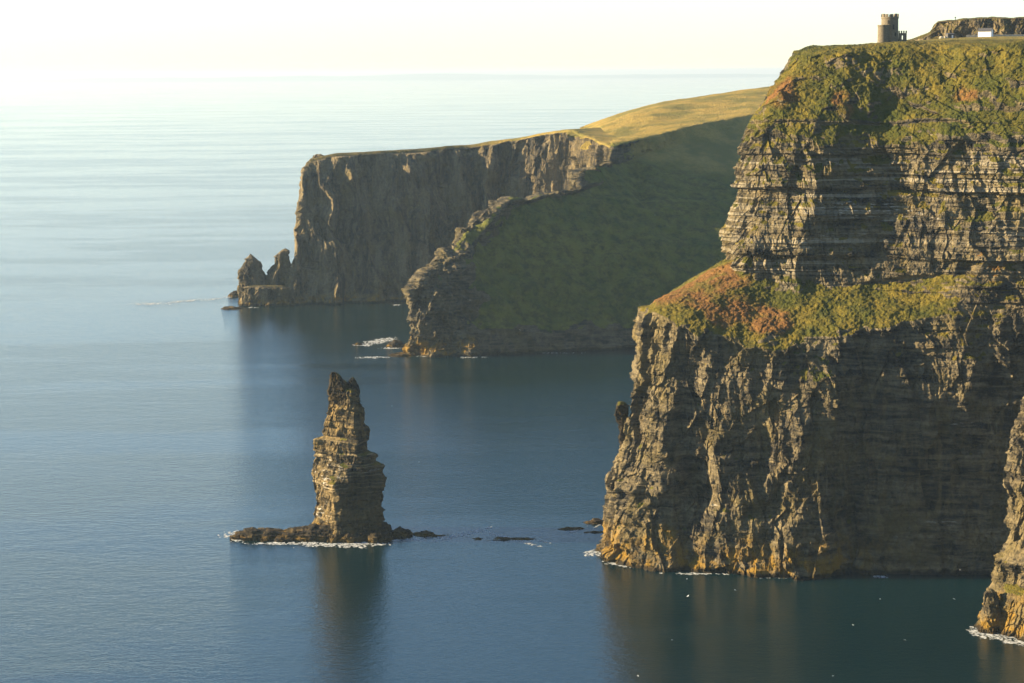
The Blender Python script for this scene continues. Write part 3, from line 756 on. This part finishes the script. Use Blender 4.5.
# ================================================================== FOAM
M_FOAM = simple_mat('sea_foam', (.30, .34, .35), (.60, .62, .62), .8, .9, .2, .05)
_nt = M_FOAM.node_tree; _b = NB(_nt)
_out = [n for n in _nt.nodes if n.type == 'OUTPUT_MATERIAL'][0]; _bs = [n for n in _nt.nodes if n.type == 'BSDF_PRINCIPLED'][0]
_tr = _b.n('ShaderNodeBsdfTransparent'); _mx = _b.n('ShaderNodeMixShader')
_nt.links.new(_b.ramp(_b.noise(_b.pos(.5, .3, 1), 1.0, 5, .75), .40, .60, .15, 1.0), _mx.inputs[0])
_nt.links.new(_tr.outputs[0], _mx.inputs[1]); _nt.links.new(_bs.outputs[0], _mx.inputs[2]); _nt.links.new(_mx.outputs[0], _out.inputs[0])
def foam(patches, label, seed):
    """patches: (px, py, half length px, half height px, density, tilt)"""
    rng = np.random.RandomState(seed)
    verts = []; faces = []
    for (px, py, hw, hh, dens, tilt) in patches:
        c = G(px, py); ex = abs(G(px+hw, py)[0]-c[0]); ey = max(.6, abs(G(px, py-hh)[1]-c[1]))
        s = max(.28, ex/150); sy = max(s*1.2, ey/60)
        nx = int(2*ex/s); ny = max(2, int(2*ey/sy))
        gx_, gy_ = np.meshgrid((np.arange(nx+1)/nx*2-1), (np.arange(ny+1)/ny*2-1), indexing='ij')
        X = c[0]+gx_*ex; Yv = c[1]+gy_*ey+tilt*gx_*ex
        mask = (1-np.sqrt(gx_**2+gy_**2)) + .8*fbm(X/5., Yv/9., 0*X, 4, seed)+.75*pn(X/1.3, Yv/2.2, 0*X, seed+5) - (1-dens)
        q = mask[:-1, :-1] > .12
        for i, j in zip(*np.nonzero(q)):
            k = len(verts)
            for a, e in ((0, 0), (1, 0), (1, 1), (0, 1)):
                jx = X[i+a, j+e]; jy = Yv[i+a, j+e]
                verts.append((jx, jy, .06+.03*math.sin(jx*1.7+jy)))
            faces.append((k, k+1, k+2, k+3))
    me = bpy.data.meshes.new('foam'); me.from_pydata(verts, [], faces); me.update()
    o = link('foam', me, M_FOAM); tag(o, label, 'foam', kind='stuff')
foam([(345, 546, 64, 4.5, .42, 0), (235, 538, 26, 6, .5, 0), (440, 537, 40, 3, .5, 0), (350, 544.5, 46, 2.6, .8, 0), (300, 543.5, 30, 1.6, .95, 0), (238, 535, 16, 4.5, .85, 0), (270, 543.5, 26, 1.4, .9, 0), (405, 540, 30, 1.8, .7, 0), (462, 534.5, 30, 2.2, .9, 1.0), (512, 539, 30, 1.7, .9, -1.2), (545, 542, 14, 1, .4, -1)], 'white surf ringing the tall stack and its trailing reef', 11)
foam([(575, 531, 14, 1.2, .7, 1.5), (600, 525, 14, 1.2, .6, 2), (596, 553, 16, 5, .7, 0), (622, 565, 24, 2.4, .7, -.6), (880, 577, 18, 1.3, .8, 0), (700, 574, 60, 1.4, .55, -.1), (790, 578, 50, 1.2, .5, 0)], 'thin surf along the foot of the big cliff', 12)
foam([(1000, 634, 30, 6, .95, -.1), (984, 630, 18, 4, .9, 0), (1020, 642, 20, 5, .9, 0)], 'bright surf around the cliff foot at the right edge', 13)
foam([(380, 341, 18, 3.2, .85, 1.0), (365, 345, 14, 1.6, .7, 0), (392, 348, 18, 1.6, .6, 0), (372, 357.5, 18, 1.2, .75, 0), (430, 356, 20, 1.2, .6, 0), (472, 357, 18, 1.4, .7, 0), (398, 305, 8, .8, .6, 0), (560, 353, 40, .8, .3, 0)], 'surf breaking at the rocky foot of the grassy spur', 14)
foam([(150, 304, 42, 2.5, .35, 0), (185, 301, 40, 2.4, .40, 1), (215, 299, 22, 1.4, .45, 1), (252, 307.5, 8, .8, .7, 0), (228, 297, 10, 1, .5, 0)], 'pale surf streak left of the distant pinnacles', 15)

# ================================================================== TOWER ON THE CLIFF TOP
M_STONE = simple_mat('tower_stone', (.085, .072, .05), (.17, .145, .10), 1.6, .9, .6, .12, (1, 1, 2.2))
M_DARK = simple_mat('dark_opening', (.015, .015, .015), (.03, .03, .03), 1.0, .9, .1, .02)
M_WHITE = simple_mat('white_render', (.74, .74, .72), (.82, .82, .80), .8, .8, .15, .02)
M_SLATE = simple_mat('slate_roof', (.05, .05, .055), (.09, .09, .095), 2.5, .7, .4, .05)
M_WOOD = simple_mat('weathered_post', (.06, .05, .04), (.12, .10, .08), 4, .9, .3, .02)
M_WALLST = simple_mat('field_wall_stone', (.26, .23, .17), (.46, .41, .31), 1.2, .9, .8, .15)
M_HUT = simple_mat('hut_stone', (.05, .05, .05), (.10, .095, .09), 1.5, .9, .5, .1)
M_BIRD = simple_mat('white_feathers', (.75, .75, .74), (.85, .85, .84), 3, .8, .1, .01)
M_BEAK = simple_mat('bird_wingtip', (.12, .12, .13), (.25, .25, .26), 3, .8, .1, .01)

def ring(bm, r, z, n, cx=0, cy=0):
    return [bm.verts.new((cx+r*math.cos(2*math.pi*i/n), cy+r*math.sin(2*math.pi*i/n), z)) for i in range(n)]
def round_wall(bm, prof, n=48, cx=0, cy=0, cap_top=True):
    rs = [ring(bm, r, z, n, cx, cy) for r, z in prof]
    for a, b in zip(rs[:-1], rs[1:]):
        for i in range(n): bm.faces.new((a[i], a[(i+1) % n], b[(i+1) % n], b[i]))
    if cap_top: bm.faces.new(rs[-1])
    bm.faces.new(rs[0][::-1])
def arc_block(bm, r0, r1, z0, z1, a0, a1, cx=0, cy=0, seg=4):
    pts = []
    for k in range(seg+1):
        a = a0+(a1-a0)*k/seg
        pts.append([bm.verts.new((cx+r*math.cos(a), cy+r*math.sin(a), z)) for r, z in ((r0, z0), (r1, z0), (r1, z1), (r0, z1))])
    for p, q in zip(pts[:-1], pts[1:]):
        for i in range(4): bm.faces.new((p[i], q[i], q[(i+1) % 4], p[(i+1) % 4]))
    bm.faces.new(pts[0][::-1]); bm.faces.new(pts[-1])
def box(bm, x0, x1, y0, y1, z0, z1):
    v = [bm.verts.new(p) for p in ((x0, y0, z0), (x1, y0, z0), (x1, y1, z0), (x0, y1, z0), (x0, y0, z1), (x1, y0, z1), (x1, y1, z1), (x0, y1, z1))]
    for f in ((0, 3, 2, 1), (4, 5, 6, 7), (0, 1, 5, 4), (1, 2, 6, 5), (2, 3, 7, 6), (3, 0, 4, 7)): bm.faces.new([v[i] for i in f])
def fin(name, bm, mat, parent):
    bmesh.ops.recalc_face_normals(bm, faces=bm.faces[:])
    me = bpy.data.meshes.new(name); bm.to_mesh(me); bm.free()
    return link(name, me, mat, parent)

YT = 866.0
tb = P(889.5, 42.0, YT); k = YT/F          # metres per pixel here
tw = empty('round_tower', (tb[0], tb[1], tb[2]))
tag(tw, 'round stone lookout tower with battlements on the cliff top', 'tower')
U = -3.0
Rt = 8.4*k; Ht = 24.6*k
bm = bmesh.new(); round_wall(bm, [(Rt*1.05, U), (Rt*1.02, 1), (Rt*.98, Ht*.92), (Rt*1.03, Ht*.925), (Rt*1.03, Ht)]); fin('keep', bm, M_STONE, tw)
for i in range(11):
    a = 2*math.pi*i/11
    bm = bmesh.new(); arc_block(bm, Rt*.86, Rt*1.03, Ht+.003, Ht+1.1+.15*(i % 3 == 0), a, a+2*math.pi/11*.58); fin('merlon', bm, M_STONE, tw)
cx_, cy_ = -7.4*k, -2.6
Rk = 5.5*k; Hk = 16.6*k
bm = bmesh.new(); round_wall(bm, [(Rk*1.06, U), (Rk, 1), (Rk*.98, Hk*.9), (Rk*1.05, Hk*.91), (Rk*1.05, Hk)], 36, cx_, cy_); fin('turret', bm, M_STONE, tw)
# low crenellated annexe at the right, its end pierced by a window
w = bmesh.new()
ax0, ax1 = 8.3*k, 16.2*k; ah = 8.6*k; wy0, wy1 = -1.6, -.95
sx0, sx1 = ax0+3.1*k, ax0+4.4*k
sxz0, sxz1 = 2.3*k, 6.2*k
box(w, ax0, sx0-.003, wy0, wy1, U, ah); box(w, sx1+.003, ax1, wy0, wy1, U, ah)
box(w, sx0, sx1, wy0, wy1, U, sxz0); box(w, sx0, sx1, wy0, wy1, sxz1, ah)
fin('annexe_wall', w, M_STONE, tw)
for i in range(4):
    x0 = ax0+i*(ax1-ax0-1.0*k)/3.0-.25
    bm = bmesh.new(); box(bm, x0+.25, x0+.25+.9*k+.1, wy0, wy1, ah+.003, ah+1.0); fin('merlon', bm, M_STONE, tw)
for (ang, z0, hh) in ((-75, Ht*.50, 2.0), (-60, Ht*.22, 1.6), (-110, Ht*.72, 1.4)):
    a = math.radians(ang); bm = bmesh.new(); arc_block(bm, Rt*.98, Rt*1.02+.03, z0, z0+hh, a-.09, a+.09); fin('window', bm, M_DARK, tw)

# ------------------------------------------------ white cottage
YH = 1085.0; kh = YH/F
hb = P(985.5, 37.2, YH)
ho = empty('white_cottage', hb, math.radians(-28)); tag(ho, 'white cottage with dark slate roof below the rock scarp', 'cottage')
W2, D2, Hw, Hr = 3.5, 2.3, 3.2, 1.5
bm = bmesh.new(); box(bm, -W2, W2, -D2, D2, -2.5, Hw)
for s in (-1, 1):
    a = bm.verts.new((s*W2, -D2, Hw+.0)); b_ = bm.verts.new((s*W2, D2, Hw)); c_ = bm.verts.new((s*W2, 0, Hw+Hr)); bm.faces.new((a, b_, c_))
fin('wall', bm, M_WHITE, ho)
bm = bmesh.new()
for s in (-1, 1):
    pts = [(-W2-.25, s*(D2+.3), Hw-.2), (W2+.25, s*(D2+.3), Hw-.2), (W2+.25, 0, Hw+Hr+.05), (-W2-.25, 0, Hw+Hr+.05)]
    lo = [bm.verts.new(p) for p in pts]; hi = [bm.verts.new((p[0], p[1], p[2]+.15)) for p in pts]
    bm.faces.new(lo); bm.faces.new(hi[::-1])
    for i in range(4): bm.faces.new((lo[i], lo[(i+1) % 4], hi[(i+1) % 4], hi[i]))
fin('roof', bm, M_SLATE, ho)

# ------------------------------------------------ dark stone hut with a pale door
hb2 = P(950, 38.6, 1070)
hu = empty('stone_hut', hb2, math.radians(12)); tag(hu, 'small dark stone hut at the left foot of the rock scarp', 'hut')
bm = bmesh.new(); box(bm, -1.9, 1.9, -1.5, 1.5, -2, 2.3); fin('wall', bm, M_HUT, hu)
bm = bmesh.new(); v = [bm.verts.new(p) for p in ((-2.1, -1.8, 2.303), (2.1, -1.8, 2.303), (2.1, 1.8, 2.7), (-2.1, 1.8, 2.7), (-2.1, -1.8, 2.5), (2.1, -1.8, 2.5), (2.1, 1.8, 2.9), (-2.1, 1.8, 2.9))]
for f in ((0, 3, 2, 1), (4, 5, 6, 7), (0, 1, 5, 4), (1, 2, 6, 5), (2, 3, 7, 6), (3, 0, 4, 7)): bm.faces.new([v[i] for i in f])
fin('roof', bm, M_SLATE, hu)
bm = bmesh.new(); box(bm, .3, 1.1, -1.53, -1.47, 0, 1.8); fin('door', bm, M_WHITE, hu)

# ------------------------------------------------ field wall, boulders and post
def rough_wall(px0, px1, py0, py1, Y, h, t, label):
    a = P(px0, py0, Y); b_ = P(px1, py1, Y+10)
    n = 90
    V = np.zeros((10, n, 3))
    sec = [(-1, -1.2), (-1, .3), (-.9, .7), (-.75, .93), (-.3, 1.0), (.3, 1.0), (.75, .93), (.9, .7), (1, .3), (1, -1.2)]
    u = np.linspace(0, 1, n)
    for i, (sy, sz) in enumerate(sec):
        V[i, :, 0] = a[0]+(b_[0]-a[0])*u; V[i, :, 1] = a[1]+(b_[1]-a[1])*u+sy*t/2; V[i, :, 2] = a[2]+(b_[2]-a[2])*u+sz*h
    jit = pn(V[..., 0]*1.3, V[..., 1]*1.7, V[..., 2]*1.9, 5)*.16
    V[..., 1] += jit; V[..., 2] += (np.linspace(0, 1, 10)*0+1)[:, None]*pn(V[..., 0]*.8, 0*V[..., 0], 0*V[..., 0], 8)*.2
    me = grid_mesh('field_wall', V)
    o = link('field_wall', me, M_WALLST); c = (a+b_)/2; me.transform(Matrix.Translation(-Vector(c))); o.location = c
    tag(o, label, 'wall')
rough_wall(966, 1120, 37.0, 35.8, 1095, 1.1, 1.2, 'pale drystone wall running right from the white cottage')
def boulder(px, py, Y, r, label, seed):
    bm = bmesh.new(); bmesh.ops.create_icosphere(bm, subdivisions=4, radius=1)
    for v in bm.verts:
        p = np.array(v.co); n_ = float(fbm(np.array([p[0]*1.2]), np.array([p[1]*1.2]), np.array([p[2]*1.2]), 3, seed)[0])
        v.co = Vector((p[0]*r*1.2, p[1]*r, p[2]*r*.9))*(1+.35*n_)
    me = bpy.data.meshes.new('boulder'); bm.to_mesh(me); bm.free()
    o = link('boulder', me, M_WALLST); o.location = P(px, py, Y); tag(o, label, 'boulder')
boulder(941.5, 38, 1060, 1.1, 'pale boulder on the grass between the tower and the dark hut, nearer the tower', 3)
boulder(945.2, 38, 1064, 1.0, 'pale boulder on the grass right beside the dark hut', 4)
pp = P(955.3, 20.8, 1140)
po = empty('marker_post', (pp[0], pp[1], pp[2]-1.0)); tag(po, 'thin dark marker post on the skyline above the rock scarp', 'post')
bm = bmesh.new(); box(bm, -.14, .14, -.14, .14, 0, 3.3); fin('shaft', bm, M_WOOD, po)
bm = bmesh.new(); box(bm, -.4, .4, -.1, .1, 2.5, 3.0); fin('sign_board', bm, M_WOOD, po)

# ================================================================== BIRDS
def bird_mesh():
    bm = bmesh.new()
    prof = [(-.30, .01, 0), (-.24, .045, .0), (-.08, .075, 0), (.08, .075, .01), (.2, .05, .03), (.27, .045, .05), (.33, .02, .045), (.38, .006, .035)]
    rs = []
    for (x, r, z) in prof:
        rs.append([bm.verts.new((x, r*math.cos(a), z+r*math.sin(a))) for a in [2*math.pi*i/8 for i in range(8)]])
    for a, b_ in zip(rs[:-1], rs[1:]):
        for i in range(8): bm.faces.new((a[i], a[(i+1) % 8], b_[(i+1) % 8], b_[i]))
    bm.faces.new(rs[0][::-1]); bm.faces.new(rs[-1])
    for s in (-1, 1):
        lines = [(.12, -.10, .04, .05), (.17, -.06, .30, .16), (.10, -.10, .55, .13), (-.12, -.16, .80, .03)]
        topv = []
        for (x0, x1, y, z) in lines:
            topv.append([bm.verts.new((x0, s*y, z+.008)), bm.verts.new((x1, s*y, z+.006)), bm.verts.new((x1, s*y, z-.006)), bm.verts.new((x0, s*y, z-.01))])
        for a, b_ in zip(topv[:-1], topv[1:]):
            for i in range(4): bm.faces.new((a[i], b_[i], b_[(i+1) % 4], a[(i+1) % 4]))
        bm.faces.new(topv[0]); bm.faces.new(topv[-1][::-1])
    bmesh.ops.recalc_face_normals(bm, faces=bm.faces[:])
    me = bpy.data.meshes.new('seabird'); bm.to_mesh(me); bm.free(); me.materials.append(M_BIRD)
    return me
BM_ = bird_mesh()
birds = [(392, 406), (419, 462), (687, 579), (700, 602), (688, 596), (768, 602), (853, 625), (880, 599), (954, 599), (939, 606), (833, 676), (745, 655), (638, 676), (652, 560), (735, 590), (815, 612), (905, 640), (872, 560), (905, 490), (930, 455), (672, 640), (790, 585), (960, 570), (500, 420), (470, 300), (560, 265), (655, 215), (705, 240), (520, 330), (610, 325), (640, 305)]
first = True
for i, (bx, by) in enumerate(birds[::2]+birds[1:8:3]):
    z = random.uniform(3, 22)
    p = G(bx, by, z)
    if by < 350:
        p = P(bx, by, random.uniform(1150, 1250))
    o = bpy.data.objects.new('seabird', BM_); COL.objects.link(o)
    o.location = p; s = random.uniform(.6, .9); o.scale = (s, s, s)
    o.rotation_euler = (random.uniform(-.5, .5), random.uniform(-.2, .2), random.uniform(0, 6.28))
    tag(o, 'white seabird gliding as a tiny fleck in front of the cliffs or dark water', 'bird', 'seabirds gliding off the cliffs')

# ================================================================== DISTANT LAND ON THE HORIZON
def distant_land():
    n = 160
    Y = 62000.
    xs = np.linspace(-24000, 14000, n)
    env = np.sin(np.pi*np.linspace(0, 1, n))**.6
    h = (130+120*fbm(xs/6000, 0*xs, 0*xs, 4, 77)+20*fbm(xs/1500, 0*xs, 0*xs+3, 3, 78))*env
    V = np.zeros((4, n, 3))
    for i, (dy, m) in enumerate(((0, -.02), (700, .7), (1600, 1.0), (4200, -.02))):
        V[i, :, 0] = xs; V[i, :, 1] = Y+dy; V[i, :, 2] = np.clip(h, 8, 240)*m
    o = link('distant_hills', grid_mesh('distant_hills', V, smooth=True), simple_mat('distant_turf', (.06, .08, .04), (.12, .12, .06), .001, .95, .1, 1))
    tag(o, 'faint low land lost in haze on the horizon', 'hills', kind='structure')
distant_land()

# ================================================================== LIGHT, SKY, HAZE
SUN_EL = math.radians(16.0)
PHI = math.radians(4.0)          # how far ahead of square-left the sun stands
to_sun = Vector((-math.cos(PHI)*math.cos(SUN_EL), math.sin(PHI)*math.cos(SUN_EL), math.sin(SUN_EL)))
sl = bpy.data.lights.new('sun', 'SUN'); sl.energy = 5.0; sl.angle = math.radians(.5); sl.color = (1.0, .78, .47)
so = bpy.data.objects.new('sun', sl); COL.objects.link(so)
so.rotation_euler = to_sun.to_track_quat('Z', 'Y').to_euler()
so.location = (-300, 200, 400)

w = bpy.data.worlds.new('World'); sc.world = w; w.use_nodes = True
nt = w.node_tree; nt.nodes.clear()
sky = nt.nodes.new('ShaderNodeTexSky'); sky.sky_type = 'NISHITA'; sky.sun_disc = False
sky.sun_elevation = SUN_EL
# the sky's sun sits at +Y for rotation 0 and turns clockwise seen from above
sky.sun_rotation = math.atan2(to_sun.x, to_sun.y)
sky.altitude = 900; sky.air_density = 1.0; sky.dust_density = 0.0; sky.ozone_density = 2.6
bg = nt.nodes.new('ShaderNodeBackground'); bg.inputs['Strength'].default_value = .058
wo = nt.nodes.new('ShaderNodeOutputWorld')
nt.links.new(sky.outputs[0], bg.inputs[0]); nt.links.new(bg.outputs[0], wo.inputs[0])

bm = bmesh.new(); box(bm, -131000, 131000, -3100, 131000, -6, 262)
me = bpy.data.meshes.new('haze'); bm.to_mesh(me); bm.free()
hm, hn = newmat('sea_haze')
pv = hn.nodes.new('ShaderNodeVolumePrincipled')
pv.inputs['Color'].default_value = (.43, .60, .78, 1); pv.inputs['Density'].default_value = 4.5e-5
pv.inputs['Anisotropy'].default_value = .25; pv.inputs['Absorption Color'].default_value = (.25, .22, .28, 1)
ho_ = hn.nodes.new('ShaderNodeOutputMaterial'); hn.links.new(pv.outputs[0], ho_.inputs['Volume'])
hz = link('haze', me, hm); tag(hz, 'thin pale sea haze filling the air over the water', 'haze', kind='stuff')

# ================================================================== RENDER SETTINGS
sc.view_settings.view_transform = 'Standard'; sc.view_settings.look = 'None'
sc.view_settings.gamma = 1.0; sc.view_settings.use_curve_mapping = False
sc.view_settings.exposure = 2.0
cy = sc.cycles
cy.max_bounces = 5; cy.diffuse_bounces = 1; cy.glossy_bounces = 3; cy.transmission_bounces = 2; cy.volume_bounces = 0
cy.transparent_max_bounces = 4
cy.use_denoising = True
cy.sample_clamp_indirect = 8.0
